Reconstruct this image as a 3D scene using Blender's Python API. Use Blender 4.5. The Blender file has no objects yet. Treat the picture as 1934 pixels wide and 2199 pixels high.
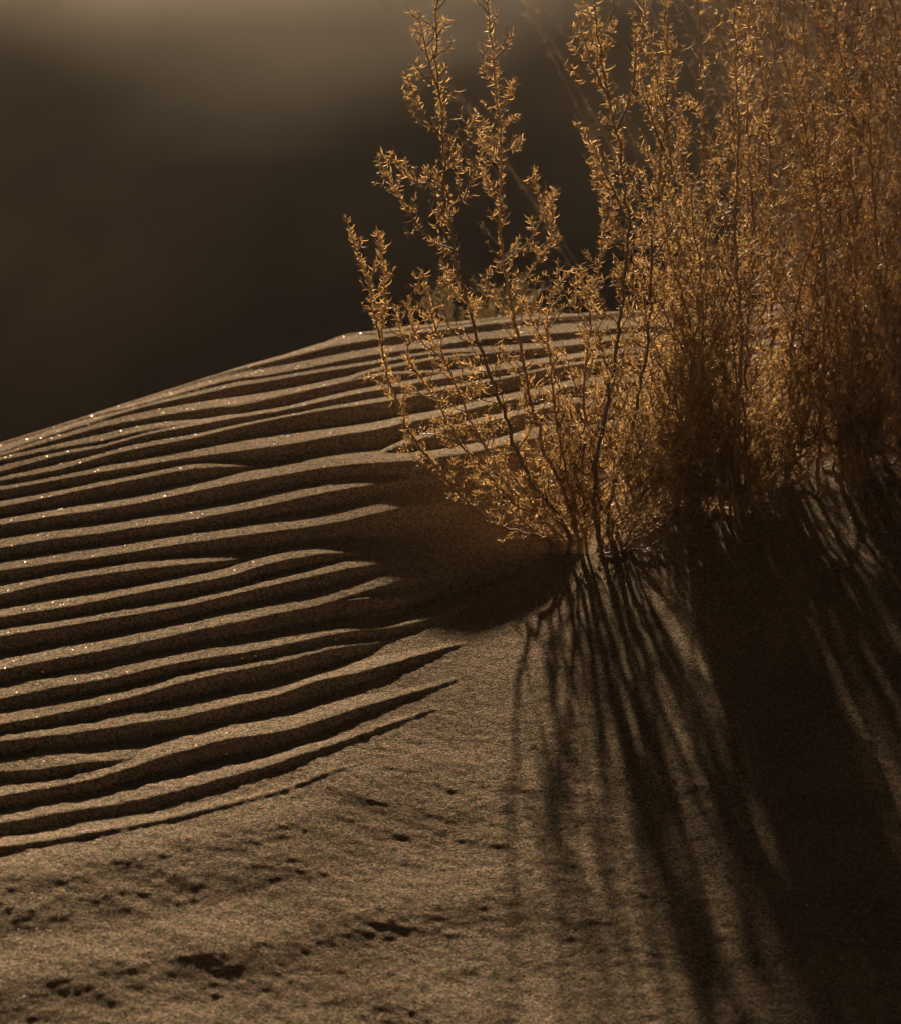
import bpy, math, random
import numpy as np
from mathutils import Vector

R = math.radians
rng = np.random.default_rng(7)
random.seed(7)
scene = bpy.context.scene

# ------------------------------------------------------------------ camera
HAZE = 0.0006
FPX = 4410.0                 # focal length in photo pixels (photo 1934 x 2199)
PITCH = R(22.0)
ZC = 1.305
SUN_EL = 17.5
SUN_AZ = -6.0                # degrees left of the viewing direction
cam_d = bpy.data.cameras.new("camera")
cam = bpy.data.objects.new("camera", cam_d)
scene.collection.objects.link(cam)
cam.location = (0, 0, ZC)
cam.rotation_euler = (R(90) - PITCH, 0, 0)
cam_d.sensor_fit = 'VERTICAL'
cam_d.sensor_height = 36.0
cam_d.lens = 36.0 * FPX / 2199.0
cam_d.clip_start = 0.05
cam_d.clip_end = 3000
cam_d.dof.use_dof = True
cam_d.dof.focus_distance = 3.05
cam_d.dof.aperture_fstop = 6.0
scene.camera = cam

# ------------------------------------------------------------------ light
w = bpy.data.worlds.new("World")
scene.world = w
w.use_nodes = True
nt = w.node_tree
nt.nodes.clear()
sky = nt.nodes.new("ShaderNodeTexSky")
sky.sky_type = 'NISHITA'
sky.sun_disc = False
sky.sun_elevation = R(SUN_EL)
sky.sun_rotation = R(SUN_AZ)
sky.air_density = 0.8
sky.dust_density = 6.0
sky.ozone_density = 0.3
tint = nt.nodes.new("ShaderNodeMix")
tint.data_type = 'RGBA'; tint.blend_type = 'MULTIPLY'
tint.inputs[0].default_value = 1.0
tint.inputs[7].default_value = (1.0, 0.80, 0.62, 1)      # dust-laden evening air
bg = nt.nodes.new("ShaderNodeBackground")
bg.inputs[1].default_value = 0.0010
out = nt.nodes.new("ShaderNodeOutputWorld")
nt.links.new(sky.outputs[0], tint.inputs[6])
nt.links.new(tint.outputs[2], bg.inputs[0])
nt.links.new(bg.outputs[0], out.inputs[0])

sd = bpy.data.lights.new("sun", 'SUN')
sd.energy = 5.0
sd.angle = R(1.3)
sd.color = (1.0, 0.79, 0.565)
sun = bpy.data.objects.new("sun", sd)
scene.collection.objects.link(sun)
az, el = R(SUN_AZ), R(SUN_EL)
SUNV = Vector((math.sin(az) * math.cos(el), math.cos(az) * math.cos(el), math.sin(el)))
sun.rotation_euler = (SUNV).to_track_quat('Z', 'Y').to_euler()
sun.location = SUNV * 20

scene.view_settings.view_transform = 'Standard'
scene.view_settings.look = 'None'
scene.view_settings.gamma = 1.0
scene.view_settings.exposure = 1.9
scene.render.engine = 'CYCLES'
scene.cycles.use_denoising = True

# ------------------------------------------------------------------ helpers
def link(o, parent=None):
    scene.collection.objects.link(o)
    if parent is not None:
        o.parent = parent
    return o

def tag(o, label=None, cat=None, group=None, kind=None):
    if label: o["label"] = label
    if cat: o["category"] = cat
    if group: o["group"] = group
    if kind: o["kind"] = kind
    return o

def empty(name, loc):
    o = bpy.data.objects.new(name, None)
    o.empty_display_size = 0.1
    o.location = loc
    return link(o)

def mesh_np(name, V, F, mat, parent=None, smooth=True, origin=None):
    """V (n,3) array, F (m,4) array of quads -> one mesh object"""
    V = np.asarray(V, dtype=np.float32)
    F = np.asarray(F, dtype=np.int32)
    if origin is not None:
        V = V - np.asarray(origin, dtype=np.float32)
    me = bpy.data.meshes.new(name)
    me.vertices.add(len(V))
    me.vertices.foreach_set("co", V.ravel())
    k = F.shape[1]
    me.loops.add(F.size)
    me.loops.foreach_set("vertex_index", F.ravel())
    me.polygons.add(len(F))
    me.polygons.foreach_set("loop_start", np.arange(0, F.size, k, dtype=np.int32))
    me.polygons.foreach_set("loop_total", np.full(len(F), k, dtype=np.int32))
    if smooth:
        me.polygons.foreach_set("use_smooth", np.ones(len(F), dtype=bool))
    me.update(calc_edges=True)
    me.validate()
    me.materials.append(mat)
    o = bpy.data.objects.new(name, me)
    return link(o, parent)

def ray(px, py):
    """world direction (per unit of y) of a photo pixel"""
    a = (px - 967.0) / FPX
    b = (1099.5 - py) / FPX
    cp, sp = math.cos(PITCH), math.sin(PITCH)
    dy = cp + b * sp
    dz = -sp + b * cp
    return a / dy, dz / dy               # x = kx*y, z = ZC + kz*y

# ------------------------------------------------------------------ terrain
SILH = [(-400, 1075), (-200, 1010), (0, 950), (111, 918), (200, 888), (311, 853), (400, 823), (511, 783),
        (622, 748), (690, 726), (756, 708), (861, 692), (1006, 680), (1150, 671),
        (1300, 662), (1450, 655), (1650, 650), (1934, 640), (2300, 640)]
CURV = 1.1
YF = 3.03
# the ramp from the level apron in front up to the rippled back: foot, head, by x
RX = np.array([-1.6, -0.9, -0.5, -0.28, -0.12, 0.00, 0.14, 0.26, 0.50, 1.1, 2.0])
RA = np.array([2.10, 2.28, 2.40, 2.57, 2.76, 2.975, 3.02, 3.04, 3.10, 3.1, 3.1])
RB = np.array([3.40, 3.36, 3.34, 3.29, 3.22, 3.20, 3.27, 3.60, 4.10, 4.2, 4.2])
RH = 0.108

def smooth_interp(x, X, Y):
    """table lookup with rounded corners"""
    s = 0.0
    for k in (-1.0, -0.6, -0.2, 0.2, 0.6, 1.0):
        s = s + np.interp(x + k * 0.07, X, Y)
    return s / 6

def vnoise(x, y, seed):
    """smooth value noise on numpy arrays"""
    r = np.random.default_rng(seed)
    T = r.random((256, 256))
    xi = np.floor(x).astype(int); yi = np.floor(y).astype(int)
    fx = x - xi; fy = y - yi
    fx = fx * fx * fx * (fx * (fx * 6 - 15) + 10); fy = fy * fy * fy * (fy * (fy * 6 - 15) + 10)
    a = T[xi % 256, yi % 256]; b = T[(xi + 1) % 256, yi % 256]
    c = T[xi % 256, (yi + 1) % 256]; d = T[(xi + 1) % 256, (yi + 1) % 256]
    return (a * (1 - fx) + b * fx) * (1 - fy) + (c * (1 - fx) + d * fx) * fy - 0.5

def sstep(t):
    t = np.clip(t, 0, 1)
    return t * t * (3 - 2 * t)

def splus(t, k):
    return k * np.logaddexp(0, t / k)

def plane(x, y):
    a = smooth_interp(x, RX, RA); b = smooth_interp(x, RX, RB)
    wd = b - a
    k = 0.05 * wd + 0.006
    s = (splus(y - a, k * 0.5) - splus(y - b, k)) / wd      # 0 .. 1 up the ramp
    return 0.03 * (y - YF) - 0.115 * splus(np.minimum(a, YF - 0.05) - 0.02 - y, 0.06) + RH * s

def drop_of(g):
    gm = 0.62 / (2 * CURV)                       # where the slope reaches its cap
    gp = np.clip(g, 0, None)
    return np.where(gp < gm, CURV * gp ** 2, CURV * gm ** 2 + 0.62 * (gp - gm))

bx, by = [], []
for px, py in SILH:
    kx, kz = ray(px, py)
    ys = np.linspace(2.6, 5.5, 1500)
    pl = plane(kx * ys, ys) - (ZC + kz * ys)
    lo, hi = 2.6, 5.5
    for _ in range(40):
        m = 0.5 * (lo + hi)
        if np.max(pl - drop_of(ys - m)) > 0: hi = m
        else: lo = m
    g = ys[int(np.argmax(pl - drop_of(ys - lo)))]
    bx.append(kx * g); by.append(lo)
bx = np.array(bx); by = np.array(by)
ordr = np.argsort(bx); bx = bx[ordr]; by = by[ordr]

def brink(x):
    return np.interp(x, bx, by)

def base(x, y):
    return plane(x, y) - drop_of(y - brink(x))

FY = np.linspace(4.0, 900.0, 60000)
FSL = np.interp(FY, [4.0, 5.0, 5.7, 6.2, 6.8, 7.2, 8.0, 9.0, 10.0, 11.3, 13.0, 30.0, 900.0],
                    [0.0, 0.0, 0.10, 0.46, 0.46, 0.36, 0.30, 0.235, 0.15, 0.07, 0.06, 0.04, 0.0])
FZ = -1.12 + np.concatenate([[0], np.cumsum(0.5 * (FSL[1:] + FSL[:-1]) * np.diff(FY))])
def far(x, y):
    """everything beyond the dune: a shaded hollow and the sand slope behind it"""
    xs = x / np.clip(y / 8.0, 0.6, None)
    sh = 0.40 * (xs + 0.62) ** 2
    z = np.interp(y - np.clip(sh, 0, 2.5) - 0.30 * vnoise(x * 0.28 + 3.1, y * 0.25, 3), FY, FZ)
    m = np.clip((y - 5.5) / 2, 0, 1)
    return z + m * (0.025 * vnoise(x * 0.8 + 20, y * 0.7, 4) + 0.006 * vnoise(x * 2.7, y * 2.1, 6)
                    + 0.3 * vnoise(x * 0.12, y * 0.12, 8) * np.clip((y - 12) / 20, 0, 4))

def to_ground(px, py, fn=None, y0=1.2, y1=6.0):
    """first crossing of a pixel ray with the base surface"""
    fn = fn or base
    kx, kz = ray(px, py)
    ys = np.linspace(y0, y1, 2400)
    d = (ZC + kz * ys) - fn(kx * ys, ys)
    i = np.where(d <= 0)[0]
    if len(i) == 0:
        i = [int(np.argmin(d))]
    y = ys[i[0]]
    return kx * y, y
# crest lines of the ripples, as seen in the photograph; each is laid onto the
# dune's surface and becomes a ridge with a gentle windward and a steep lee side
# (points, fade at left end, fade at right end)
CREST = [
 ([(756,712),(800,715),(906,703),(1006,691),(1106,676),(1150,668)],1,0),
 ([(500,795),(622,767),(711,745),(800,730),(861,720),(917,713),(1006,700),(1106,688),(1200,680),(1500,668)],0,0),
 ([(0,952),(111,917),(222,888),(311,868),(400,841),(511,812),(556,808),(645,792),(720,778),(800,764),(917,748),(1006,732),(1124,721),(1300,706),(1600,690)],0,0),
 ([(0,972),(89,941),(200,908),(289,880),(400,854),(511,828),(556,823),(667,803),(800,783),(906,764),(1028,755),(1120,748)],0,1),
 ([(0,979),(133,942),(222,918),(311,902),(400,884),(511,868),(622,846),(733,824),(800,799),(939,773),(1028,763),(1150,751),(1300,733),(1600,715)],0,0),
 ([(0,990),(133,962),(222,948),(311,926),(400,908),(430,900)],0,1),
 ([(420,880),(511,873),(622,848),(733,824),(800,810),(939,795)],1,1),
 ([(0,1015),(133,978),(222,962),(311,936),(400,919),(489,901),(622,879),(733,854),(800,840),(861,830),(939,816),(1050,800),(1150,785),(1400,760),(1700,740)],0,0),
 ([(0,1033),(133,1008),(244,975),(311,962),(400,946),(533,914),(667,886),(800,867),(861,857),(972,836),(1072,817),(1150,800),(1400,775)],0,0),
 ([(0,1054),(133,1030),(222,1013),(311,1000),(400,985),(533,968),(622,955),(800,924),(861,908),(950,893),(1050,868),(1150,848),(1300,825),(1500,800)],0,0),
 ([(0,1090),(133,1062),(200,1048),(311,1027),(400,1012),(480,1001),(535,993)],0,1),
 ([(855,950),(906,939),(972,921),(1061,901),(1117,890),(1250,868),(1450,840)],1,0),
 ([(0,1128),(133,1105),(200,1097),(311,1077),(400,1061),(539,1033),(678,1008),(817,994),(900,990),(972,979),(1050,965),(1150,945),(1300,915),(1500,880)],0,0),
 ([(0,1180),(133,1155),(200,1148),(311,1130),(400,1118),(567,1087),(678,1064),(761,1047),(835,1029)],0,1),
 ([(0,1227),(133,1207),(200,1199),(311,1182),(400,1168),(539,1149),(650,1135),(740,1122),(820,1100),(878,1083)],0,1),
 ([(0,1277),(133,1247),(300,1224),(400,1211),(470,1200),(508,1194)],0,1),
 ([(0,1328),(200,1293),(400,1257),(497,1238),(567,1213),(692,1189),(760,1180)],0,1),
 ([(0,1368),(200,1335),(400,1302),(539,1269),(678,1239),(770,1218),(835,1205)],0,1),
 ([(0,1439),(200,1403),(400,1360),(539,1331),(595,1319),(680,1306),(740,1285),(820,1264),(900,1238),(960,1228)],0,1),
 ([(640,1302),(720,1298),(817,1289),(900,1280),(960,1268),(1010,1250)],1,1),
 ([(0,1502),(200,1466),(400,1420),(539,1400),(650,1381),(761,1358),(900,1339),(940,1327),(1000,1300),(1067,1280)],0,1),
 ([(0,1560),(200,1520),(400,1465),(483,1447),(622,1422),(734,1394),(831,1372)],0,1),
 ([(0,1597),(200,1573),(400,1540),(600,1493),(678,1462),(800,1440),(933,1403),(1000,1380),(1067,1367)],0,1),
 ([(0,1657),(120,1650),(220,1636),(330,1618)],0,1),
 ([(0,1712),(200,1675),(333,1632),(400,1615),(500,1590),(600,1578),(700,1545),(800,1514),(900,1487),(967,1467),(1033,1433),(1083,1417)],0,1),
 ([(0,1765),(200,1735),(400,1695),(600,1640),(800,1568),(933,1522),(1067,1490)],0,1),
 ([(0,1822),(200,1790),(400,1752),(600,1700),(800,1630),(1000,1570),(1100,1555)],0,1),
]
LOW = 2          # the last crests of the list are low and rounded

# softer, lower ridges of the apron: points, height (m), half width (m)
SOFT = [
 ([(0,1890),(200,1850),(330,1825),(480,1800),(600,1768),(760,1725)],0.0046,0.034),
 ([(0,1955),(300,1905),(500,1865),(800,1795)],0.0038,0.036),
 ([(300,2060),(600,2010),(900,1950),(1200,1880)],0.0040,0.036),
]
# small scoops in the apron: pixel, half length, half width (m), depth, tilt (deg)
DIMP = [((318,1928),.045,.012,.0050,-12),((390,1985),.085,.011,.0040,3),
        ((190,2030),.080,.018,.0050,-22),((720,1918),.070,.011,.0045,2),((640,1962),.055,.015,.0050,-14),
        ((590,2050),.060,.013,.0045,-18),((780,2172),.120,.014,.0060,-6),((560,1805),.070,.016,.0036,6),
        ((1000,1765),.085,.013,.0050,-5),((1240,1780),.060,.012,.0050,4),((980,1830),.090,.014,.0040,-12),
        ((60,1985),.060,.012,.0040,-4),((205,1875),.045,.013,.0034,-8),((950,2105),.080,.015,.0050,5),
        ((400,2165),.060,.012,.0030,-4),((1390,1715),.080,.012,.0050,-3),((1500,1960),.090,.016,.0050,-8)]

STOSS, LEE = 0.20, 0.62
def crest_xy(pts):
    P = np.array([to_ground(*p) for p in pts])
    o = np.argsort(P[:, 0])
    P = P[o]
    return P

def smooth_line(P, x):
    """height-field line y(x) through the traced points, corners rounded"""
    y = 0.0
    n = 0
    for k in np.linspace(-1, 1, 7):
        xx = x + k * 0.022
        yy = np.interp(xx, P[:, 0], P[:, 1])
        # carry on straight beyond the ends
        sl0 = (P[1, 1] - P[0, 1]) / (P[1, 0] - P[0, 0] + 1e-6)
        sl1 = (P[-1, 1] - P[-2, 1]) / (P[-1, 0] - P[-2, 0] + 1e-6)
        yy = np.where(xx < P[0, 0], P[0, 1] + sl0 * (xx - P[0, 0]), yy)
        yy = np.where(xx > P[-1, 0], P[-1, 1] + sl1 * (xx - P[-1, 0]), yy)
        y = y + yy; n += 1
    return y / n

def ripples(X, Y, xs):
    """X, Y grids (ny, nx); xs the 1-d x axis"""
    # how deep the troughs may go
    zone_x = np.interp(xs, [-1.3, -0.1, 0.06, 0.2, 0.6], [1, 1, 0.9, 0.8, 0.7])[None, :]
    y_front = np.interp(xs, [-0.9, -0.55, -0.2, 0.02, 0.12, 0.3], [2.06, 2.12, 2.28, 2.44, 2.72, 2.95])[None, :]
    zone_y = sstep((Y - y_front) / 0.42)
    fade = (1 - 0.93 * sstep((X + 0.42) / 0.44) * sstep((3.10 - Y) / 0.30))
    floor = -0.030 * zone_x * zone_y * fade - 0.0010
    h = floor.copy()
    yw = 0.0012
    for k, (pts, fl, fr) in enumerate(CREST):
        P = crest_xy(pts)
        yk = smooth_line(P, xs)
        yk = yk + 0.0022 * vnoise(xs * 9 + k * 7.3, xs * 0 + k * 3.1, 11) + 0.0006 * vnoise(xs * 50 + k * 5.3, xs * 0 + k, 12)
        A = 0.0016 * vnoise(xs * 9 + k * 3.7, xs * 0 + k * 1.9, 13)
        x0, x1 = P[0, 0], P[-1, 0]
        if fl: A = A - 0.007 * (np.clip(x0 + 0.10 - xs, 0, 0.5) / 0.10) ** 2
        else: A = A - 0.0
        if fr: A = A - 0.0065 * (np.clip(xs - (x1 - 0.11), 0, 0.8) / 0.11) ** 2
        st = STOSS + 0.05 * vnoise(xs * 5 + k * 2.1, xs * 0 + k * 4.7, 14)
        d = Y - yk[None, :]
        low = k >= len(CREST) - LOW
        tent = A[None, :] - st[None, :] * np.clip(d, 0, None) - (0.40 if low else LEE) * np.clip(-d, 0, None) - (0.0015 if low else 0)
        h = np.maximum(h, tent)
    h = h * (0.45 + 0.55 * sstep((brink(xs)[None, :] + 0.12 - Y) / 0.40))
    # soft ridges and scoops of the apron
    for pts, hh, ww in SOFT:
        P = crest_xy(pts)
        yk = smooth_line(P, xs) + 0.010 * vnoise(xs * 7, xs * 0 + hh * 900, 21)
        d = (Y - yk[None, :])
        amp = hh * (1 - sstep((xs - (P[-1, 0] - 0.12)) / 0.2))[None, :] * (0.95 + 0.35 * vnoise(X * 2.2, Y * 1, 22))
        s = np.where(d > 0, 1.5, 1.15) * ww
        h = h + amp * np.exp(-(d / s) ** 2)
    for (p, la, lb, dep, ang) in DIMP:
        gx, gy = to_ground(*p)
        c, s_ = math.cos(R(ang)), math.sin(R(ang))
        m = (np.abs(X - gx) < 4 * la) & (np.abs(Y - gy) < 0.25)
        if not m.any(): continue
        u = (X[m] - gx) * c + (Y[m] - gy) * s_
        v = -(X[m] - gx) * s_ + (Y[m] - gy) * c
        v = v - 2.2 * u * u                       # crescent
        vv = np.where(v > 0, v / (lb * 1.3), v / (lb * 2.2))
        h[m] -= 0.11 * dep * np.exp(-(u / la) ** 2) * np.exp(-vv ** 2)
    return h

core_x = np.arange(-1.12, 1.1201, 0.0028)
core_y = np.arange(1.70, 4.30, 0.0028)
def grow(start, step, ratio, end):
    o = []; v = start
    while v < end:
        step *= ratio; v += step; o.append(v)
    return np.array(o)
xr = grow(core_x[-1], 0.004, 1.10, 400); xl = -grow(-core_x[0], 0.004, 1.10, 400)[::-1]
yr = np.concatenate([grow(core_y[-1], 0.006, 1.04, 12), ])
yr = np.concatenate([yr, grow(yr[-1], 0.25, 1.08, 900)])
yl = -grow(-core_y[0], 0.004, 1.12, 200)[::-1]
gx = np.concatenate([xl, core_x, xr]); gy = np.concatenate([yl, core_y, yr])
X, Y = np.meshgrid(gx, gy)

Xc = np.clip(X, -3.5, 3.5); Yc = np.clip(Y, -1.0, None)
Z = base(Xc, Yc)
h = np.zeros_like(Z)
iy = (gy > 1.0) & (gy < 4.8); ix = (gx > -1.8) & (gx < 1.8)
sub = np.ix_(iy, ix)
hr = ripples(X[sub], Y[sub], gx[ix])
# broad and fine unevenness
Xs, Ys = X[sub], Y[sub]
front = 1 - sstep((Ys - 2.35) / 0.5)
n1 = vnoise(Xs * 7 + 4, Ys * 13 + Xs * 3, 41) * 0.0032 * (0.3 + front)
n2 = vnoise(Xs * 18 + 4, Ys * 42 + Xs * 8, 32) * 0.0010 * (0.3 + front)
n3 = vnoise(Xs * 70, Ys * 115, 33) * 0.0009 * (0.35 + front) + vnoise(Xs * 150, Ys * 190, 34) * 0.0006
hr = hr + n1 + n2 + n3
# wind-piled sand at the shrubs' feet
for (mx_, my_, mh, mr_) in [(1280, 1190, .012, .09), (1540, 1108, .020, .13), (1705, 1022, .022, .14), (1872, 962, .02, .14)]:
    qx, qy = to_ground(mx_, my_)
    hr = hr + mh * np.exp(-(((Xs - qx) / (mr_ * 1.3)) ** 2 + ((Ys - qy) / mr_) ** 2))
# a slight blur rounds the crests the way loose sand does
k = 1
pad = np.pad(hr, ((1, 1), (0, 0)), mode='edge')
hr = 0.25 * pad[:-2] + 0.5 * pad[1:-1] + 0.25 * pad[2:]
edge = sstep((1.8 - np.abs(Xs)) / 0.5) * sstep((Ys - 1.0) / 0.4) * sstep((4.75 - Ys) / 0.3)
h[sub] = hr * edge
h = h + 0.004 * vnoise(X * 2.1, Y * 3.3, 35) * (Y < 5)
Zd = Z + h
Zf = far(X, Y)
# smooth union of the dune and the land beyond it
kk = 0.10
Zt = np.where(Y > 3.9, kk * np.logaddexp(Zd / kk, Zf / kk), Zd)
Zt = np.where(Y > 3.9, np.where(Zd - Zf > 6 * kk, Zd, Zt), Zt)

def Zat(x, y):
    """terrain height at a point (bilinear in the grid)"""
    i = int(np.clip(np.searchsorted(gx, x) - 1, 0, len(gx) - 2)); j = int(np.clip(np.searchsorted(gy, y) - 1, 0, len(gy) - 2))
    fx = (x - gx[i]) / (gx[i + 1] - gx[i]); fy = (y - gy[j]) / (gy[j + 1] - gy[j])
    return float((Zt[j, i] * (1 - fx) + Zt[j, i + 1] * fx) * (1 - fy) + (Zt[j + 1, i] * (1 - fx) + Zt[j + 1, i + 1] * fx) * fy)

# ------------------------------------------------------------------ materials
def new_mat(name):
    m = bpy.data.materials.new(name)
    m.use_nodes = True
    t = m.node_tree
    t.nodes.clear()
    return m, t, t.nodes, t.links

def sand_material():
    m, t, N, L = new_mat("sand")
    out = N.new("ShaderNodeOutputMaterial")
    tc = N.new("ShaderNodeTexCoord")
    # colour: tan quartz with a slow mottling and dark / pale grains
    n1 = N.new("ShaderNodeTexNoise"); n1.inputs["Scale"].default_value = 5; n1.inputs["Detail"].default_value = 4
    n2 = N.new("ShaderNodeTexNoise"); n2.inputs["Scale"].default_value = 480; n2.inputs["Detail"].default_value = 2
    r1 = N.new("ShaderNodeValToRGB")
    r1.color_ramp.elements[0].position = 0.3; r1.color_ramp.elements[0].color = (0.318, 0.257, 0.189, 1)
    r1.color_ramp.elements[1].position = 0.7; r1.color_ramp.elements[1].color = (0.405, 0.331, 0.249, 1)
    r2 = N.new("ShaderNodeValToRGB")
    r2.color_ramp.elements[0].position = 0.30; r2.color_ramp.elements[0].color = (0.6, 0.58, 0.56, 1)
    r2.color_ramp.elements[1].position = 0.66; r2.color_ramp.elements[1].color = (1.35, 1.32, 1.28, 1)
    mx = N.new("ShaderNodeMix"); mx.data_type = 'RGBA'; mx.blend_type = 'MULTIPLY'; mx.inputs[0].default_value = 1
    vg = N.new("ShaderNodeTexVoronoi"); vg.inputs["Scale"].default_value = 430
    L.new(tc.outputs["Object"], vg.inputs["Vector"])
    vm = N.new("ShaderNodeMix"); vm.data_type = 'RGBA'; vm.inputs[0].default_value = 0.30       # grains keep a tint of their own
    vs = N.new("ShaderNodeSeparateColor"); L.new(vg.outputs["Color"], vs.inputs[0])
    vr = N.new("ShaderNodeValToRGB")
    vr.color_ramp.elements[0].position = 0.05; vr.color_ramp.elements[0].color = (0.30, 0.27, 0.25, 1)
    vr.color_ramp.elements[1].position = 1.0; vr.color_ramp.elements[1].color = (1.75, 1.7, 1.62, 1)
    L.new(vs.outputs[0], vr.inputs[0]); L.new(vr.outputs[0], vm.inputs[6]); L.new(vg.outputs["Color"], vm.inputs[7])
    vx = N.new("ShaderNodeMix"); vx.data_type = 'RGBA'; vx.blend_type = 'MULTIPLY'; vx.inputs[0].default_value = 0.85
    for n in (n1, n2): L.new(tc.outputs["Object"], n.inputs["Vector"])
    L.new(n1.outputs[0], r1.inputs[0]); L.new(n2.outputs[0], r2.inputs[0])
    L.new(r1.outputs[0], mx.inputs[6]); L.new(r2.outputs[0], mx.inputs[7])
    # grain relief
    b1 = N.new("ShaderNodeTexNoise"); b1.inputs["Scale"].default_value = 520; b1.inputs["Detail"].default_value = 3; b1.inputs["Roughness"].default_value = 0.7
    mp = N.new("ShaderNodeMapping"); mp.inputs["Scale"].default_value = (0.85, 1.0, 1.0)
    L.new(tc.outputs["Object"], mp.inputs[0]); L.new(mp.outputs[0], b1.inputs["Vector"])
    b2 = N.new("ShaderNodeTexNoise"); b2.inputs["Scale"].default_value = 300; b2.inputs["Detail"].default_value = 2
    L.new(mp.outputs[0], b2.inputs["Vector"])
    bu1 = N.new("ShaderNodeBump"); bu1.inputs["Strength"].default_value = 1.0; bu1.inputs["Distance"].default_value = 0.0016
    bu2 = N.new("ShaderNodeBump"); bu2.inputs["Strength"].default_value = 1.0; bu2.inputs["Distance"].default_value = 0.0022
    L.new(b2.outputs[0], bu2.inputs["Height"]); L.new(b1.outputs[0], bu1.inputs["Height"]); L.new(bu2.outputs[0], bu1.inputs["Normal"])
    dif = N.new("ShaderNodeBsdfDiffuse"); dif.inputs["Roughness"].default_value = 0.6
    L.new(mx.outputs[2], vx.inputs[6]); L.new(vm.outputs[2], vx.inputs[7]); L.new(vx.outputs[2], dif.inputs[0]); L.new(bu1.outputs[0], dif.inputs["Normal"])
    # mica glints: sparse grains, each a tiny mirror tilted its own way
    v = N.new("ShaderNodeTexVoronoi"); v.inputs["Scale"].default_value = 520
    L.new(tc.outputs["Object"], v.inputs["Vector"])
    sep = N.new("ShaderNodeSeparateColor"); L.new(v.outputs["Color"], sep.inputs[0])
    gt = N.new("ShaderNodeMath"); gt.operation = 'GREATER_THAN'; gt.inputs[1].default_value = 0.988
    L.new(sep.outputs[0], gt.inputs[0])
    geo = N.new("ShaderNodeNewGeometry")
    sub = N.new("ShaderNodeVectorMath"); sub.operation = 'SUBTRACT'; sub.inputs[1].default_value = (0.5, 0.5, 0.5)
    L.new(v.outputs["Color"], sub.inputs[0])
    sc = N.new("ShaderNodeVectorMath"); sc.operation = 'SCALE'; sc.inputs[3].default_value = 1.1
    L.new(sub.outputs[0], sc.inputs[0])
    add = N.new("ShaderNodeVectorMath"); add.operation = 'ADD'
    L.new(geo.outputs["Normal"], add.inputs[0]); L.new(sc.outputs[0], add.inputs[1])
    nrm = N.new("ShaderNodeVectorMath"); nrm.operation = 'NORMALIZE'; L.new(add.outputs[0], nrm.inputs[0])
    gl = N.new("ShaderNodeBsdfGlossy"); gl.inputs["Roughness"].default_value = 0.22; gl.inputs[0].default_value = (0.45, 0.41, 0.36, 1)
    L.new(nrm.outputs[0], gl.inputs["Normal"])
    ms = N.new("ShaderNodeMixShader")
    L.new(gt.outputs[0], ms.inputs[0]); L.new(dif.outputs[0], ms.inputs[1]); L.new(gl.outputs[0], ms.inputs[2])
    L.new(ms.outputs[0], out.inputs[0])
    return m
SAND = sand_material()

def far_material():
    """shade painted dark into the hollow, the hazy glow painted pale up the far slope"""
    m, t, N, L = new_mat("far_slope_glow")
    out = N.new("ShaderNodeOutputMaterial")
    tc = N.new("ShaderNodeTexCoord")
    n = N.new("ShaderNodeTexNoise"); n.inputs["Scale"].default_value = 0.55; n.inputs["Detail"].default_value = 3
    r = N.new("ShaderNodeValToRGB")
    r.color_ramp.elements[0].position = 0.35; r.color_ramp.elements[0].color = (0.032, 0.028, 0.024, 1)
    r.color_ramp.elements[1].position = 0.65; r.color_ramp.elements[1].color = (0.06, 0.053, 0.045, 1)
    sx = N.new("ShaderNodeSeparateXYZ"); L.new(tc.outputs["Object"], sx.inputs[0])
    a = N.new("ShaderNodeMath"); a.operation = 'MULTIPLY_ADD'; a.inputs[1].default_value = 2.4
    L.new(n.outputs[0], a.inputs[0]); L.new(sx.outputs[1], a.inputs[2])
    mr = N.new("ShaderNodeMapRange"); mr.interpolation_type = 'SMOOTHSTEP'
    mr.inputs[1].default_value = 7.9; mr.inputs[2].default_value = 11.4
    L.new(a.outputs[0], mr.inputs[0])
    mx = N.new("ShaderNodeMix"); mx.data_type = 'RGBA'; mx.inputs[7].default_value = (0.56, 0.49, 0.40, 1)  # pale end paints the hazy glow into the slope's own colour
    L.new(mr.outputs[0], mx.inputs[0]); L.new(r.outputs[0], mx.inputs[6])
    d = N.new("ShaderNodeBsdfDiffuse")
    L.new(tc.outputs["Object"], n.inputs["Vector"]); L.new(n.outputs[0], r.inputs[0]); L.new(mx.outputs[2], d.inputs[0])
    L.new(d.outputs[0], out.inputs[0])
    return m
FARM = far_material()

# the sheet of sand
ny, nx = X.shape
V = np.stack([X.ravel(), Y.ravel(), Zt.ravel()], 1)
ii = np.arange(ny - 1)[:, None] * nx + np.arange(nx - 1)[None, :]
F = np.stack([ii, ii + 1, ii + nx + 1, ii + nx], -1).reshape(-1, 4)
dune = mesh_np("sand_dune", V, F, SAND)
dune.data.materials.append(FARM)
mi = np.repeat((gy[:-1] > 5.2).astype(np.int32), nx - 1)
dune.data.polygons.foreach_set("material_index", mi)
tag(dune, kind="structure")
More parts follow.
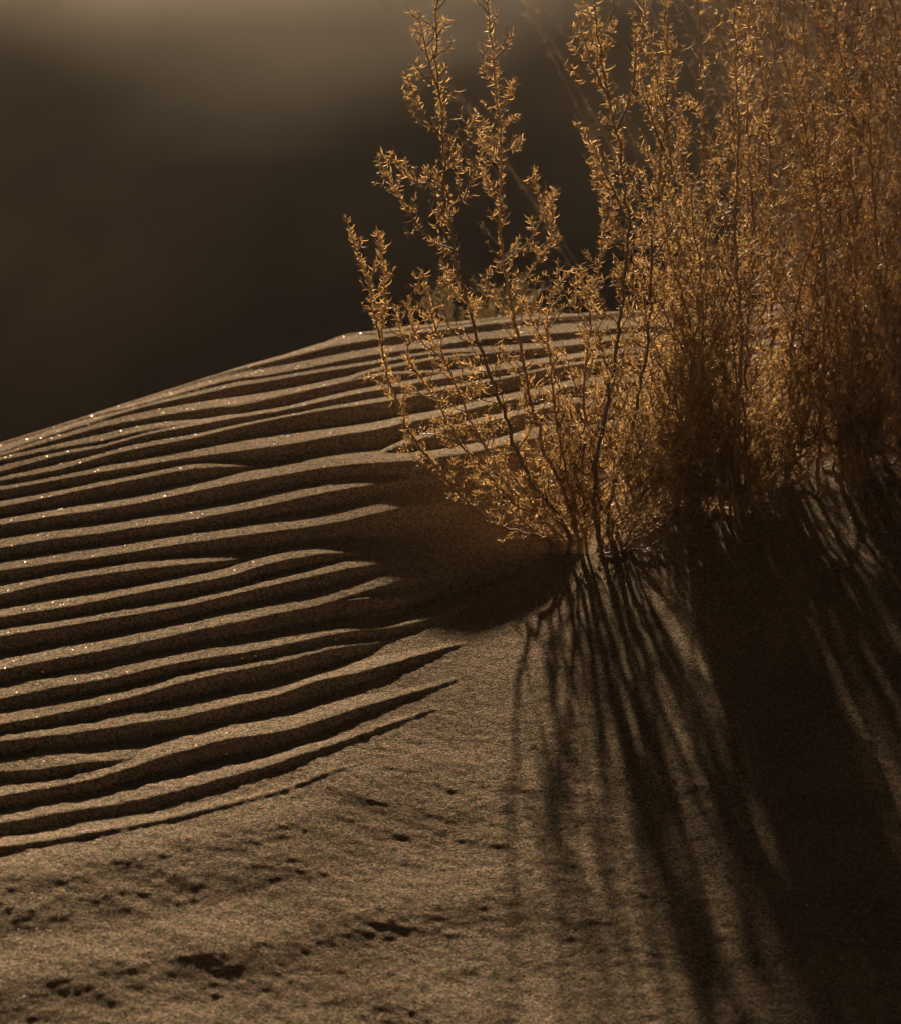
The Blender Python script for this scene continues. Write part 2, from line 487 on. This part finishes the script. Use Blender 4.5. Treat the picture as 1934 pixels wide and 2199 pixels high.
# ------------------------------------------------------------------ shrub materials
def leaf_material(name, c0, c1, trans):
    m, t, N, L = new_mat(name)
    out = N.new("ShaderNodeOutputMaterial")
    geo = N.new("ShaderNodeNewGeometry")
    ramp = N.new("ShaderNodeValToRGB")
    ramp.color_ramp.elements[0].color = c0; ramp.color_ramp.elements[1].color = c1
    e = ramp.color_ramp.elements.new(0.7); e.color = tuple(c0[i] * 0.62 + c1[i] * 0.38 for i in range(3)) + (1,)
    L.new(geo.outputs["Random Per Island"], ramp.inputs[0])
    d = N.new("ShaderNodeBsdfDiffuse"); tr = N.new("ShaderNodeBsdfTranslucent")
    L.new(ramp.outputs[0], d.inputs[0]); L.new(ramp.outputs[0], tr.inputs[0])
    m1 = N.new("ShaderNodeMixShader"); m1.inputs[0].default_value = trans
    L.new(d.outputs[0], m1.inputs[1]); L.new(tr.outputs[0], m1.inputs[2])
    g = N.new("ShaderNodeBsdfGlossy"); g.inputs["Roughness"].default_value = 0.4
    g.inputs[0].default_value = (0.9, 0.8, 0.66, 1)
    m2 = N.new("ShaderNodeMixShader"); m2.inputs[0].default_value = 0.035
    L.new(m1.outputs[0], m2.inputs[1]); L.new(g.outputs[0], m2.inputs[2])
    L.new(m2.outputs[0], out.inputs[0])
    return m

def bark_material(name, c0, c1):
    m, t, N, L = new_mat(name)
    out = N.new("ShaderNodeOutputMaterial")
    tc = N.new("ShaderNodeTexCoord")
    mp = N.new("ShaderNodeMapping"); mp.inputs["Scale"].default_value = (1, 1, 0.15)
    n = N.new("ShaderNodeTexNoise"); n.inputs["Scale"].default_value = 260; n.inputs["Detail"].default_value = 4
    r = N.new("ShaderNodeValToRGB"); r.color_ramp.elements[0].color = c0; r.color_ramp.elements[1].color = c1
    r.color_ramp.elements[0].position = 0.3; r.color_ramp.elements[1].position = 0.7
    b = N.new("ShaderNodeBump"); b.inputs["Distance"].default_value = 0.0008
    p = N.new("ShaderNodeBsdfPrincipled"); p.inputs["Roughness"].default_value = 0.6
    L.new(tc.outputs["Object"], mp.inputs[0]); L.new(mp.outputs[0], n.inputs["Vector"])
    L.new(n.outputs[0], r.inputs[0]); L.new(r.outputs[0], p.inputs["Base Color"])
    L.new(n.outputs[0], b.inputs["Height"]); L.new(b.outputs[0], p.inputs["Normal"])
    L.new(p.outputs[0], out.inputs[0])
    return m

LEAF = leaf_material("dry_leaf", (0.14, 0.073, 0.025, 1), (0.52, 0.33, 0.125, 1), 0.55)
LEAF_RUST = leaf_material("rust_leaf", (0.11, 0.052, 0.016, 1), (0.46, 0.26, 0.085, 1), 0.52)
LEAF_BROWN = leaf_material("brown_leaf", (0.058, 0.031, 0.012, 1), (0.24, 0.138, 0.05, 1), 0.42)
LEAF_GREEN = leaf_material("olive_leaf", (0.07, 0.055, 0.022, 1), (0.16, 0.12, 0.045, 1), 0.4)
STRAW = leaf_material("straw", (0.13, 0.085, 0.05, 1), (0.24, 0.16, 0.09, 1), 0.4)
BARK = bark_material("woody_stem", (0.12, 0.07, 0.04, 1), (0.24, 0.15, 0.09, 1))
BARK_DARK = bark_material("dark_stem", (0.05, 0.033, 0.022, 1), (0.12, 0.08, 0.05, 1))

# ------------------------------------------------------------------ geometry of stems and leaves
def resample(P, step):
    P = np.asarray(P, float)
    # Catmull-Rom through the points, then even spacing
    if len(P) > 2:
        Q = np.vstack([2 * P[0] - P[1], P, 2 * P[-1] - P[-2]])
        o = []
        for i in range(1, len(Q) - 2):
            p0, p1, p2, p3 = Q[i - 1], Q[i], Q[i + 1], Q[i + 2]
            for t in np.linspace(0, 1, 9)[:-1]:
                o.append(0.5 * ((2 * p1) + (-p0 + p2) * t + (2 * p0 - 5 * p1 + 4 * p2 - p3) * t * t + (-p0 + 3 * p1 - 3 * p2 + p3) * t ** 3))
        o.append(P[-1]); P = np.array(o)
    s = np.concatenate([[0], np.cumsum(np.linalg.norm(np.diff(P, axis=0), axis=1))])
    n = max(3, int(s[-1] / step) + 1)
    u = np.linspace(0, s[-1], n)
    return np.stack([np.interp(u, s, P[:, k]) for k in range(3)], 1)

class Geo:
    def __init__(self): self.V = []; self.F = []; self.n = 0
    def add(self, V, F):
        self.V.append(V); self.F.append(F + self.n); self.n += len(V)
    def tube(self, P, r0, r1, k=5, power=1.0):
        P = np.asarray(P, float); n = len(P)
        T = np.gradient(P, axis=0); T /= np.linalg.norm(T, axis=1)[:, None] + 1e-9
        ref = np.array([0.31, 0.93, 0.2]); U = np.cross(T, ref); U /= np.linalg.norm(U, axis=1)[:, None] + 1e-9
        W = np.cross(T, U)
        r = r0 + (r1 - r0) * np.linspace(0, 1, n) ** power
        a = np.linspace(0, 2 * np.pi, k, endpoint=False)
        V = P[:, None, :] + r[:, None, None] * (np.cos(a)[None, :, None] * U[:, None, :] + np.sin(a)[None, :, None] * W[:, None, :])
        i = np.arange(n - 1)[:, None] * k; j = np.arange(k)[None, :]; j2 = (j + 1) % k
        F = np.stack([i + j, i + j2, i + k + j2, i + k + j], -1).reshape(-1, 4)
        self.add(V.reshape(-1, 3), F)
    def leaves(self, P, D, U, Ln, Wd, curl):
        """curved tapering needles: base P, outward D, curling towards U"""
        n = len(P)
        if n == 0: return
        D = D / (np.linalg.norm(D, axis=1)[:, None] + 1e-9)
        U = U - D * np.sum(U * D, 1)[:, None]; U = U / (np.linalg.norm(U, axis=1)[:, None] + 1e-9)
        S = np.cross(D, U)
        # roll the blade so that it also shows a face sideways on
        ang = rng.uniform(-1.1, 1.1, n)[:, None]
        ts = np.array([0, 0.34, 0.68, 1.0]); ws = np.array([0.75, 1.0, 0.7, 0.12])
        rows = []
        for t, wv in zip(ts, ws):
            th = curl * t
            r = (Ln / curl)[:, None]
            C = P + r * (np.sin(th)[:, None] * D + (1 - np.cos(th))[:, None] * U)
            nrm = -np.sin(th)[:, None] * D + np.cos(th)[:, None] * U
            side = np.cos(ang) * S + np.sin(ang) * nrm
            hw = (0.5 * Wd * wv)[:, None]
            rows.append(C - hw * side); rows.append(C + hw * side)
        V = np.stack(rows, 1).reshape(-1, 3)                # n*8
        b = np.arange(n)[:, None] * 8
        F = np.concatenate([np.stack([b[:, 0] + 2 * q, b[:, 0] + 2 * q + 1, b[:, 0] + 2 * q + 3, b[:, 0] + 2 * q + 2], 1) for q in range(3)])
        self.add(V, F)
    def build(self, name, mat, parent, origin):
        if not self.n: return None
        o = mesh_np(name, np.concatenate(self.V), np.concatenate(self.F), mat, None, True, None)
        o.parent = parent
        me = o.data
        co = np.empty(len(me.vertices) * 3, dtype=np.float32); me.vertices.foreach_get("co", co)
        co = co.reshape(-1, 3) - np.asarray(origin, dtype=np.float32)
        me.vertices.foreach_set("co", co.ravel()); me.update()
        return o

UP = np.array([0, 0, 1.0])
def rand_dirs(n):
    v = rng.normal(size=(n, 3)); return v / np.linalg.norm(v, axis=1)[:, None]

def leafy_line(G, P, dens, Ln, Wd, t0=0.0, t1=1.0, up=0.55):
    """leaves all round a line of points; dens per metre"""
    seg = np.linalg.norm(np.diff(P, axis=0), axis=1); L = seg.sum()
    n = int(dens * L * (t1 - t0))
    if n < 1: return
    u = np.sort(rng.uniform(t0, t1, n)) * (len(P) - 1)
    i = np.minimum(u.astype(int), len(P) - 2); f = (u - i)[:, None]
    B = P[i] * (1 - f) + P[i + 1] * f
    T = P[i + 1] - P[i]; T /= np.linalg.norm(T, axis=1)[:, None] + 1e-9
    R_ = rand_dirs(n); R_ -= T * np.sum(R_ * T, 1)[:, None]; R_ /= np.linalg.norm(R_, axis=1)[:, None] + 1e-9
    D = R_ + T * rng.uniform(-0.25, 0.4, n)[:, None] - UP * 0.08
    U = UP * up * 0.6 + T * 0.35 + rand_dirs(n) * 0.7
    ll = Ln * rng.uniform(0.4, 1.4, n)
    long_ = rng.random(n) < 0.06
    ll = np.where(long_, ll * 1.7, ll)
    G.leaves(B, D, U, ll, Wd * rng.uniform(0.7, 1.3, n), rng.uniform(0.8, 2.7, n))

def twiggy(GS, GF, P, spec):
    """side twigs with leaves along a stem's points"""
    n_tw = spec['twigs']; L = np.linalg.norm(np.diff(P, axis=0), axis=1).sum()
    t0, t1 = spec.get('range', (0.08, 0.97))
    for q in range(n_tw):
        t = t0 + (t1 - t0) * (q + rng.uniform(0, 1)) / n_tw
        i = int(t * (len(P) - 1)); i = min(max(i, 1), len(P) - 2)
        T = P[i + 1] - P[i - 1]; T /= np.linalg.norm(T) + 1e-9
        d = rng.normal(size=3); d -= T * d.dot(T); d /= np.linalg.norm(d)
        ln = spec['len'] * rng.uniform(0.35, 1.25) * (1.15 - 0.75 * t) + 0.012
        lift = rng.uniform(0.5, 1.3)
        d0 = d + T * lift * 0.6 + UP * 0.25
        d0 /= np.linalg.norm(d0)
        d1 = d0 + UP * rng.uniform(0.4, 1.1) + T * 0.3; d1 /= np.linalg.norm(d1)
        A = P[i]; Q = [A, A + d0 * ln * 0.45, A + (d0 * 0.5 + d1 * 0.5) * ln]
        W = resample(Q, 0.012)
        W[1:] += rng.normal(size=(len(W) - 1, 3)) * 0.0011
        GS.tube(W, 0.0011, 0.0005, 4)
        dk = spec['dens'] * (0.25, 0.8, 1.0, 1.9)[rng.integers(4)]
        leafy_line(GF, W, dk, spec['leaf'], spec['wid'], 0.12, 1.0)
        if ln > 0.05:                                     # forked twigs
            for _ in range(2):
                k = rng.integers(len(W) // 3, len(W) - 1)
                e = d1 + rand_dirs(1)[0] * 0.9; e /= np.linalg.norm(e)
                W2 = resample([W[k], W[k] + e * ln * 0.22 , W[k] + e * ln * 0.34 + UP * ln * 0.12], 0.012)
                GS.tube(W2, 0.0008, 0.0004, 4)
                leafy_line(GF, W2, dk, spec['leaf'], spec['wid'], 0.1, 1.0)

def px_line(pts, y0, dy, k=1.0756):
    """pixel polyline (in viewing coordinates) at a depth running from y0 to y0 + dy"""
    s = np.concatenate([[0], np.cumsum([math.dist(pts[i], pts[i + 1]) for i in range(len(pts) - 1)])])
    tot = s[-1] * 1.0 if s[-1] > 0 else 1
    o = []
    for (px, py), t in zip(pts, s):
        y = y0 + dy * (t / 1000.0)
        kx, kz = ray(px * k, py * k)
        o.append((kx * y, y, ZC + kz * y))
    return o

def shrub(label, base_px, group, cat="shrub"):
    kx, ky = to_ground(base_px[0] * 1.0756, base_px[1] * 1.0756, fn=base)
    root = empty("desert_shrub", (kx, ky, Zat(kx, ky) - 0.004))
    tag(root, label, cat, group)
    return root

def add_stem(root, pts3, r0, spec, bark, leaf, r1=0.0008, wob=0.0016, branches=(), sink=True):
    o = np.array(root.location)
    P = np.array(pts3, float)
    if sink: P = np.vstack([o + (P[0] - o) * 0.0 + np.array([0, 0, -0.02]), P])
    P = resample(P, 0.014)
    w_ = rng.normal(size=P.shape) * wob; w_[0] = 0
    P = P + w_
    GS, GF = Geo(), Geo()
    GS.tube(P, r0, r1, 7)
    leafy_line(GF, P, spec['sdens'], spec['leaf'], spec['wid'], spec.get('bare', 0.25), 1.0)
    if spec.get('tip'): leafy_line(GF, P, spec['tip'], spec['leaf'] * 0.9, spec['wid'], 0.62, 1.0)
    twiggy(GS, GF, P, spec)
    for b in branches:
        B = resample(b, 0.012); B = B + rng.normal(size=B.shape) * 0.0009
        GS.tube(B, r0 * 0.45, 0.0006, 5)
        if spec.get('tip'): leafy_line(GF, B, spec['tip'], spec['leaf'] * 0.9, spec['wid'], 0.5, 1.0)
        leafy_line(GF, B, spec['sdens'] * 1.5, spec['leaf'], spec['wid'], 0.15, 1.0)
        sp = dict(spec); sp['twigs'] = max(3, int(len(B) * 0.6)); sp['len'] = spec['len'] * 0.5; sp['range'] = (0.15, 0.98)
        twiggy(GS, GF, B, sp)
    st = GS.build("stem", bark, root, o)
    GF.build("foliage", leaf, st, o)
    return st

SP = dict(twigs=30, len=0.075, dens=640, sdens=330, leaf=0.0100, wid=0.0011, bare=0.22)
def spec(**k):
    d = dict(SP); d.update(k); return d

# ------------------------------------------------------------------ the near shrub on the left
NB = (1190, 1112)
near = shrub("golden dry shrub nearest the camera, its arching stems fanning left over the rippled crest", NB, "dry shrubs on the dune")
ny_ = near.location.y
FEET = [(1098,1098),(1118,1104),(1135,1108),(1160,1110),(1178,1110),(1108,1100),(1203,1112),(1226,1104),(1150,1104),(1110,1100),(1128,1104),(1246,1094),(1236,1098),(1165,1106),(1190,1108),(1215,1108),(1240,1100)]
near_stems = [
 # points (viewing px), depth drift per 1000 px, radius, spec, [branches]
 ([(1120,1075),(1010,1045),(930,985),(870,930),(822,870),(792,800),(768,720),(752,640),(735,560),(712,500),(694,438)], -0.16, .0030,
    spec(twigs=26, len=.045, sdens=520, bare=.25), [[(762,690),(768,600),(766,540),(760,475),(757,462)]]),
 ([(1130,1060),(1060,1020),(985,950),(915,880),(868,800),(825,730),(800,660),(790,610)], -0.10, .0026,
    spec(twigs=22, len=.05, bare=.3), [[(868,800),(812,770),(770,745),(725,757)], [(915,880),(860,868),(815,875),(796,905)]]),
 ([(1150,1060),(1085,980),(1040,905),(1008,830),(978,750),(952,680),(930,600),(905,500),(892,400),(886,300),(878,200),(868,110),(872,40),(868,-60)], -0.05, .0036,
    spec(twigs=44, len=.065, bare=.2),
    [[(895,440),(858,372),(825,362),(796,330),(776,302)], [(905,500),(850,470),(800,395),(772,345),(752,314)],
     [(888,280),(850,235),(828,190),(812,142)], [(878,190),(856,120),(842,60),(834,22)], [(895,420),(930,385),(952,330),(960,280)],
     [(890,330),(918,300),(940,255),(952,222)]]),
 ([(1160,1050),(1120,960),(1085,880),(1060,800),(1040,700),(1018,600),(1002,500),(998,400),(1000,300),(992,200),(982,100),(975,0),(975,-70)], 0.05, .0034,
    spec(twigs=44, len=.055, bare=.2),
    [[(1008,520),(1050,490),(1085,430),(1072,380),(1068,335)], [(1000,310),(1030,290),(1046,275)], [(995,230),(1015,200),(1024,162)],
     [(988,120),(1010,90),(1020,62)], [(1020,600),(1060,540),(1098,470),(1100,372)]]),
 ([(1165,1050),(1135,960),(1118,880),(1104,800),(1098,720),(1092,640),(1105,580),(1138,535)], 0.12, .0026,
    spec(twigs=30, len=.06, bare=.2), [[(1098,700),(1060,640),(1040,590)], [(1100,650),(1140,600),(1180,575)]]),
 ([(1140,1070),(1060,1000),(1000,930),(950,860),(915,790),(890,720),(868,650),(852,590),(845,540)], -0.04, .0026,
    spec(twigs=30, len=.055, bare=.25), [[(950,860),(905,835),(862,840)], [(890,720),(850,690),(822,650),(815,590)]]),
 ([(1185,1040),(1182,960),(1195,880),(1215,780),(1230,690),(1240,600),(1250,500),(1252,420),(1240,330),(1222,230),(1205,140),(1190,60),(1180,-40)], -0.06, .0044,
    spec(twigs=46, len=.075, bare=.15), [[(1250,440),(1200,330),(1165,270),(1148,242)], [(1215,200),(1178,120),(1160,60),(1148,8)], [(1228,260),(1262,180),(1268,90),(1262,20)]]),
 ([(1200,1030),(1225,940),(1255,860),(1275,780),(1290,700),(1296,600),(1300,500),(1312,400),(1322,300),(1330,200),(1325,100),(1330,0),(1336,-60)], 0.06, .0036,
    spec(twigs=44, len=.07, bare=.15), [[(1300,520),(1345,450),(1375,380)], [(1322,300),(1290,210),(1272,140)]]),
 ([(1180,1040),(1168,950),(1172,860),(1165,780),(1170,700),(1178,620),(1190,560),(1205,470),(1200,380),(1190,300)], 0.16, .003,
    spec(twigs=40, len=.07, bare=.12), []),
 ([(1130,1085),(1075,1050),(1020,1010),(975,985),(945,985)], -0.25, .0020, spec(twigs=12, len=.045, bare=.2), []),
 ([(1150,1080),(1100,1040),(1055,985),(1020,950),(985,925),(930,915)], -0.3, .0020, spec(twigs=14, len=.045, bare=.2), []),
 ([(1215,1050),(1275,980),(1330,900),(1365,820),(1390,740),(1402,660),(1398,560),(1385,460),(1380,380)], -0.1, .0034,
    spec(twigs=44, len=.075, bare=.12), []),
 ([(1205,1060),(1245,1010),(1300,960),(1345,930),(1400,915)], -0.35, .0022, spec(twigs=20, len=.06, bare=.1), []),
 ([(1150,1040),(1130,980),(1120,920),(1118,850),(1135,790)], 0.2, .0022, spec(twigs=30, len=.08, bare=.05), []),
 ([(1195,1040),(1190,970),(1180,900),(1200,830),(1210,760)], 0.25, .0022, spec(twigs=30, len=.08, bare=.05), []),
 ([(1230,1040),(1250,980),(1265,910),(1290,840),(1325,780),(1340,720)], 0.2, .0024, spec(twigs=32, len=.085, bare=.05), []),
 ([(1250,1040),(1285,990),(1310,930),(1345,870),(1360,820)], -0.15, .0022, spec(twigs=30, len=.08, bare=.05), []),
]
for (pts, dy, r0, sp, br), ft in zip(near_stems, FEET):
    sp['twigs'] = int(sp['twigs'] * 1.3); sp['dens'] = 640; sp['tip'] = 900
    fx, fy = to_ground(ft[0] * 1.0756, ft[1] * 1.0756)
    pts = [((p[0] * (i + 0.6) + (p[0] + (ft[0] - NB[0]) * 0.5) * 1.2) / (i + 1.8), p[1]) if i < 3 else p for i, p in enumerate(pts)]
    b3 = [px_line(b, fy + dy * (math.dist(b[0], ft) / 1000.0), dy * 0.5) for b in br]
    P = [(fx, fy, Zat(fx, fy) - 0.015)] + px_line([ft] + pts, fy, dy)[1:]
    add_stem(near, P, r0, sp, BARK_DARK if r0 >= .0036 else BARK, LEAF, branches=b3, sink=False)

# ------------------------------------------------------------------ shrubs to its right
def procedural_shrub(label, base_px, tops, spread, sp, mat=LEAF, bark=BARK, r=(.0024, .0042), group="dry shrubs on the dune", foot=0.09, y_off=0.0):
    bx_, by_ = base_px
    root = shrub(label, base_px, group)
    y0 = root.location.y
    for k, (tx, ty) in enumerate(tops):
        fx, fy = root.location.x + rng.uniform(-foot, foot), y0 + rng.uniform(-foot, foot) * 0.8
        fz = Zat(fx, fy)
        n = 6
        bow = rng.uniform(-45, 45)
        dy = rng.uniform(*spread)
        pts = [(fx, fy, fz - 0.015)]
        # the foot point in viewing pixels
        cp, sp_ = math.cos(PITCH), math.sin(PITCH)
        dep = fy * cp - (fz - ZC) * sp_
        ux = (967 + FPX * fx / dep) / 1.0756
        uy = (1099.5 - FPX * (fy * sp_ + (fz - ZC) * cp) / dep) / 1.0756
        lines = []
        for q in range(1, n + 1):
            t = q / n
            x_ = ux + (tx - ux) * (0.7 * t + 0.3 * t * t) + bow * math.sin(math.pi * t) + rng.uniform(-9, 9)
            y_ = uy + (ty - uy) * t + rng.uniform(-5, 5)
            lines.append((x_, y_))
        P = pts + px_line([(ux, uy)] + lines, fy, dy)[1:]
        o = np.array(root.location)
        add_stem(root, P, rng.uniform(*r), sp(), bark, mat, sink=False)
    return root

procedural_shrub("tall dense golden shrub in the middle, just right of the fanning nearest one",
    (1430, 1030), [(1262,-60),(1345,120),(1392,-80),(1420,250),(1455,-60),(1480,60),(1520,180),(1500,-90),(1560,-60),(1590,260),(1330,560),(1400,430),
    (1500,520),(1590,620),(1380,700),(1475,640),(1235,700),(1215,860),(1290,900),(1330,840),(1600,760),(1580,880),(1450,820),(1300,420),(1255,560),(1285,250),(1345,330),(1310,700),(1375,250),(1280,640),(1225,450),(1205,960),(1180,760),(1265,1000)],
    (-0.30, 0.25), lambda: spec(twigs=32, len=.09, bare=.12, dens=540, sdens=240))
procedural_shrub("dense brown shrub right of the middle, rooted beside small gaps of sunlit sand",
    (1585, 950), [(1500,-80),(1560,100),(1610,-80),(1650,60),(1640,330),(1690,-60),(1720,220),(1560,420),(1750,-60),(1670,500),(1750,480),(1540,640),
    (1620,620),(1490,760),(1460,860),(1700,700),(1730,800),(1660,780),(1530,840)],
    (-0.25, 0.3), lambda: spec(twigs=32, len=.095, bare=.10, dens=540, sdens=240), foot=.11, mat=LEAF_RUST)
procedural_shrub("rust-brown shrub cut by the right edge, thickest of the row",
    (1740, 895), [(1650,-60),(1700,150),(1740,-80),(1780,60),(1820,-60),(1850,200),(1800,400),(1720,480),(1900,-20),(1880,420),(1800,620),(1700,640),
    (1960,200),(1640,700),(1690,790),(1800,780),(1870,700),(1920,600),(1950,780)],
    (-0.25, 0.25), lambda: spec(twigs=34, len=.10, bare=.08, dens=560, sdens=240), foot=.12, mat=LEAF_RUST)

# shrubs standing further back: they close gaps, several of them added to cast the shade on the right
def back_shrub(label, loc, tips, sp, mat, bark, r=(.002, .0035), height=(0.7, 1.2), lean=0.35, group="dry shrubs on the dune", name="desert_shrub", foot=0.06, leanx=0.0):
    x, y = loc
    root = empty(name, (x, y, Zat(x, y) - 0.004)); tag(root, label, "shrub", group)
    o = np.array(root.location)
    for k in range(tips):
        a = rng.uniform(0, 2 * math.pi); h_ = rng.uniform(*height); l = lean * rng.uniform(0.1, 1.0) * h_
        d = np.array([math.cos(a) * l + leanx * h_, math.sin(a) * l * 0.8, h_])
        st = o + np.array([math.cos(a), math.sin(a), 0]) * foot * rng.uniform(0, 1)
        st[2] = Zat(st[0], st[1]) - 0.01
        P = [st, st + d * np.array([.2, .2, .3]), st + d * np.array([.5, .5, .65]), st + d]
        P = [p + rng.normal(size=3) * 0.01 * (i > 0) for i, p in enumerate(P)]
        add_stem(root, P, rng.uniform(*r), sp(), bark, mat, sink=False)
    return root
back_shrub("brown shrub standing behind the tall golden one, filling its gaps", (0.78, 4.0), 12, lambda: spec(twigs=26, len=.11, bare=.1, dens=420, sdens=220, wid=.0014), LEAF_BROWN, BARK, height=(0.75, 1.35), lean=.4)
back_shrub("brown shrub at the back of the right-hand thicket", (0.98, 3.78), 16, lambda: spec(twigs=26, len=.11, bare=.1, dens=420, sdens=220, wid=.0014), LEAF_BROWN, BARK, height=(0.8, 1.4), lean=.4)
back_shrub("low olive shrub, out of focus just behind the dune crest", (0.10, 4.42), 12, lambda: spec(twigs=18, len=.07, bare=.1, dens=380, sdens=260, wid=.0016), LEAF_GREEN, BARK, height=(0.10, 0.24), lean=.9, group=None)
back_shrub("brown shrub half hidden at the far right, added to shade the thicket", (0.98, 3.42), 10, lambda: spec(twigs=26, len=.11, bare=.05, dens=420, sdens=220, wid=.0014), LEAF_BROWN, BARK, height=(0.5, 1.2), lean=.5)

back_shrub("tall brown shrub at the rear right corner, added to shade the thicket", (1.36, 4.05), 9, lambda: spec(twigs=28, len=.12, bare=.1, dens=420, sdens=220, wid=.0014), LEAF_BROWN, BARK, height=(0.9, 1.5), lean=.45)
back_shrub("tall blurred shrub beyond the crest, added to shade the right-hand thicket", (0.93, 4.75), 14, lambda: spec(twigs=26, len=.14, bare=.1, dens=380, sdens=200, leaf=.014, wid=.0018), LEAF_BROWN, BARK_DARK, height=(0.9, 1.7), lean=.35, foot=.12)
back_shrub("tall blurred shrub beyond the crest at the far right edge, added for shade", (1.32, 4.65), 14, lambda: spec(twigs=26, len=.14, bare=.1, dens=380, sdens=200, leaf=.014, wid=.0018), LEAF_BROWN, BARK_DARK, height=(1.0, 1.8), lean=.35, foot=.12)
# feathery dead grass behind the crest, leaning left
def grass_tuft(label, loc, n, L0, L1, leanx, leany, spreadx, group=None):
    x, y = loc
    root = empty("grass_tuft", (x, y, Zat(x, y))); tag(root, label, "grass tuft", group)
    o = np.array(root.location)
    blades = Geo()
    for k in range(n):
        L_ = rng.uniform(L0, L1)
        bx0 = o + np.array([rng.normal() * spreadx, rng.normal() * 0.06, -0.02])
        lx = leanx + rng.normal() * 0.10; ly = leany + rng.normal() * 0.1
        d = np.array([lx, ly, 1.0]); d /= np.linalg.norm(d)
        P = [bx0, bx0 + d * L_ * 0.4 + np.array([0.02, 0, 0.02]), bx0 + d * L_ * 0.75, bx0 + d * L_ + np.array([lx * 0.10, 0, -0.04])]
        P = resample(P, 0.03)
        blades.tube(P, 0.0012, 0.0004, 3)
        leafy_line(blades, P, 130, 0.03, 0.0009, 0.35, 1.0, up=0.9)
    blades.build("blades", STRAW, root, o)
    return root
grass_tuft("feathery dead grass leaning left, out of focus behind the golden shrubs", (0.98, 4.6), 70, 1.1, 1.9, -0.42, 0.1, 0.07, "dead grass behind the crest")
grass_tuft("thin tuft of bare dead stalks leaning left beyond the dune crest", (0.95, 6.0), 8, 1.7, 2.6, -0.50, 0.1, 0.10, "dead grass behind the crest")
grass_tuft("dense dead grass at the back of the right-hand thicket", (1.15, 4.3), 50, 0.9, 1.7, -0.25, 0.1, 0.10, "dead grass behind the crest")

# fallen twigs at the shrubs' feet
def fallen_twig(label, p0, p1, lift, r, leafy, mat=BARK):
    a = to_ground(p0[0] * 1.0756, p0[1] * 1.0756); b = to_ground(p1[0] * 1.0756, p1[1] * 1.0756)
    n = 6; P = []
    for q in range(n):
        t = q / (n - 1)
        x = a[0] + (b[0] - a[0]) * t + rng.normal() * 0.004; y = a[1] + (b[1] - a[1]) * t + rng.normal() * 0.004
        P.append((x, y, Zat(x, y) + r + lift * t * t + abs(math.sin(t * 6)) * 0.002))
    P = resample(P, 0.008)
    G = Geo(); G.tube(P, r, r * 0.4, 6)
    for _ in range(4):
        k = rng.integers(len(P) // 4, len(P) - 2)
        e = (P[k + 1] - P[k]); e /= np.linalg.norm(e); e = e + rand_dirs(1)[0] * 0.8; e[2] = abs(e[2]) * 0.6
        G.tube(resample([P[k], P[k] + e * 0.03, P[k] + e * 0.05], 0.01), r * 0.5, r * 0.2, 5)
    if leafy: leafy_line(G, P, leafy, 0.010, 0.0012, 0.2, 1.0)
    o = G.build("fallen_twig", mat, None, P[0])
    o.location = P[0]
    tag(o, label, "twig", "fallen twigs on the sand")
fallen_twig("bare pale twig slanting up right from the nearest shrub's foot", (1205, 1100), (1292, 1050), .05, .0024, 0)
fallen_twig("dark twig lying level right of the nearest shrub's foot", (1200, 1118), (1330, 1112), .004, .0022, 120)
fallen_twig("leafy twig lying behind the nearest shrub's foot, pointing right", (1225, 1085), (1345, 1075), .03, .0018, 420)
fallen_twig("dead leafy twig on sunlit sand left of the middle shrub's foot", (1310, 1062), (1395, 1040), .02, .0018, 420)
fallen_twig("low dark twig between the middle shrub and the one to its right", (1440, 1040), (1560, 990), .03, .0020, 300)
fallen_twig("twig lying on lit sand below the right-hand shrubs", (1545, 985), (1640, 950), .015, .0018, 260)
fallen_twig("small twig at the far end of the lit strip on the right", (1640, 945), (1735, 905), .02, .0016, 220)

# shed leaves lying about under the shrubs
G = Geo()
n = 1500
cx = rng.choice([0.22, 0.30, 0.45, 0.62, 0.80], n); cyy = np.interp(cx, [0.2, 0.45, 0.62, 0.8], [3.0, 3.15, 3.25, 3.32])
lx = cx + rng.normal(size=n) * 0.09; ly = cyy + rng.normal(size=n) * 0.075
lz = np.array([Zat(a_, b_) for a_, b_ in zip(lx, ly)]) + 0.0012
D_ = rand_dirs(n); D_[:, 2] *= 0.15
G.leaves(np.stack([lx, ly, lz], 1), D_, UP + rand_dirs(n) * 0.5, rng.uniform(0.005, 0.013, n), np.full(n, 0.0013), rng.uniform(0.6, 2.2, n))
lit = G.build("leaf_litter", LEAF_BROWN, None, (0.5, 3.1, 0.0)); lit.location = (0.5, 3.1, 0.0)
tag(lit, kind="stuff")
# ------------------------------------------------------------------ dusty air
def box_mesh(x0, x1, y0, y1, z0, z1):
    v = [(x, y, z) for z in (z0, z1) for y in (y0, y1) for x in (x0, x1)]
    f = [(0, 2, 3, 1), (4, 5, 7, 6), (0, 1, 5, 4), (2, 6, 7, 3), (0, 4, 6, 2), (1, 3, 7, 5)]
    return v, f
v, f = box_mesh(-420, 420, -220, 920, float(Zt.min()) - 1.0, float(max(Zt.max(), 3.2)) + 0.6)
hm, ht, HN, HL = new_mat("dusty_air")
ho = HN.new("ShaderNodeOutputMaterial")
pv = HN.new("ShaderNodeVolumePrincipled")
pv.inputs["Color"].default_value = (0.80, 0.76, 0.70, 1)
pv.inputs["Density"].default_value = HAZE
pv.inputs["Anisotropy"].default_value = 0.75
HL.new(pv.outputs[0], ho.inputs["Volume"])
haze = mesh_np("haze", np.array(v), np.array(f), hm, smooth=False)
tag(haze, kind="stuff")
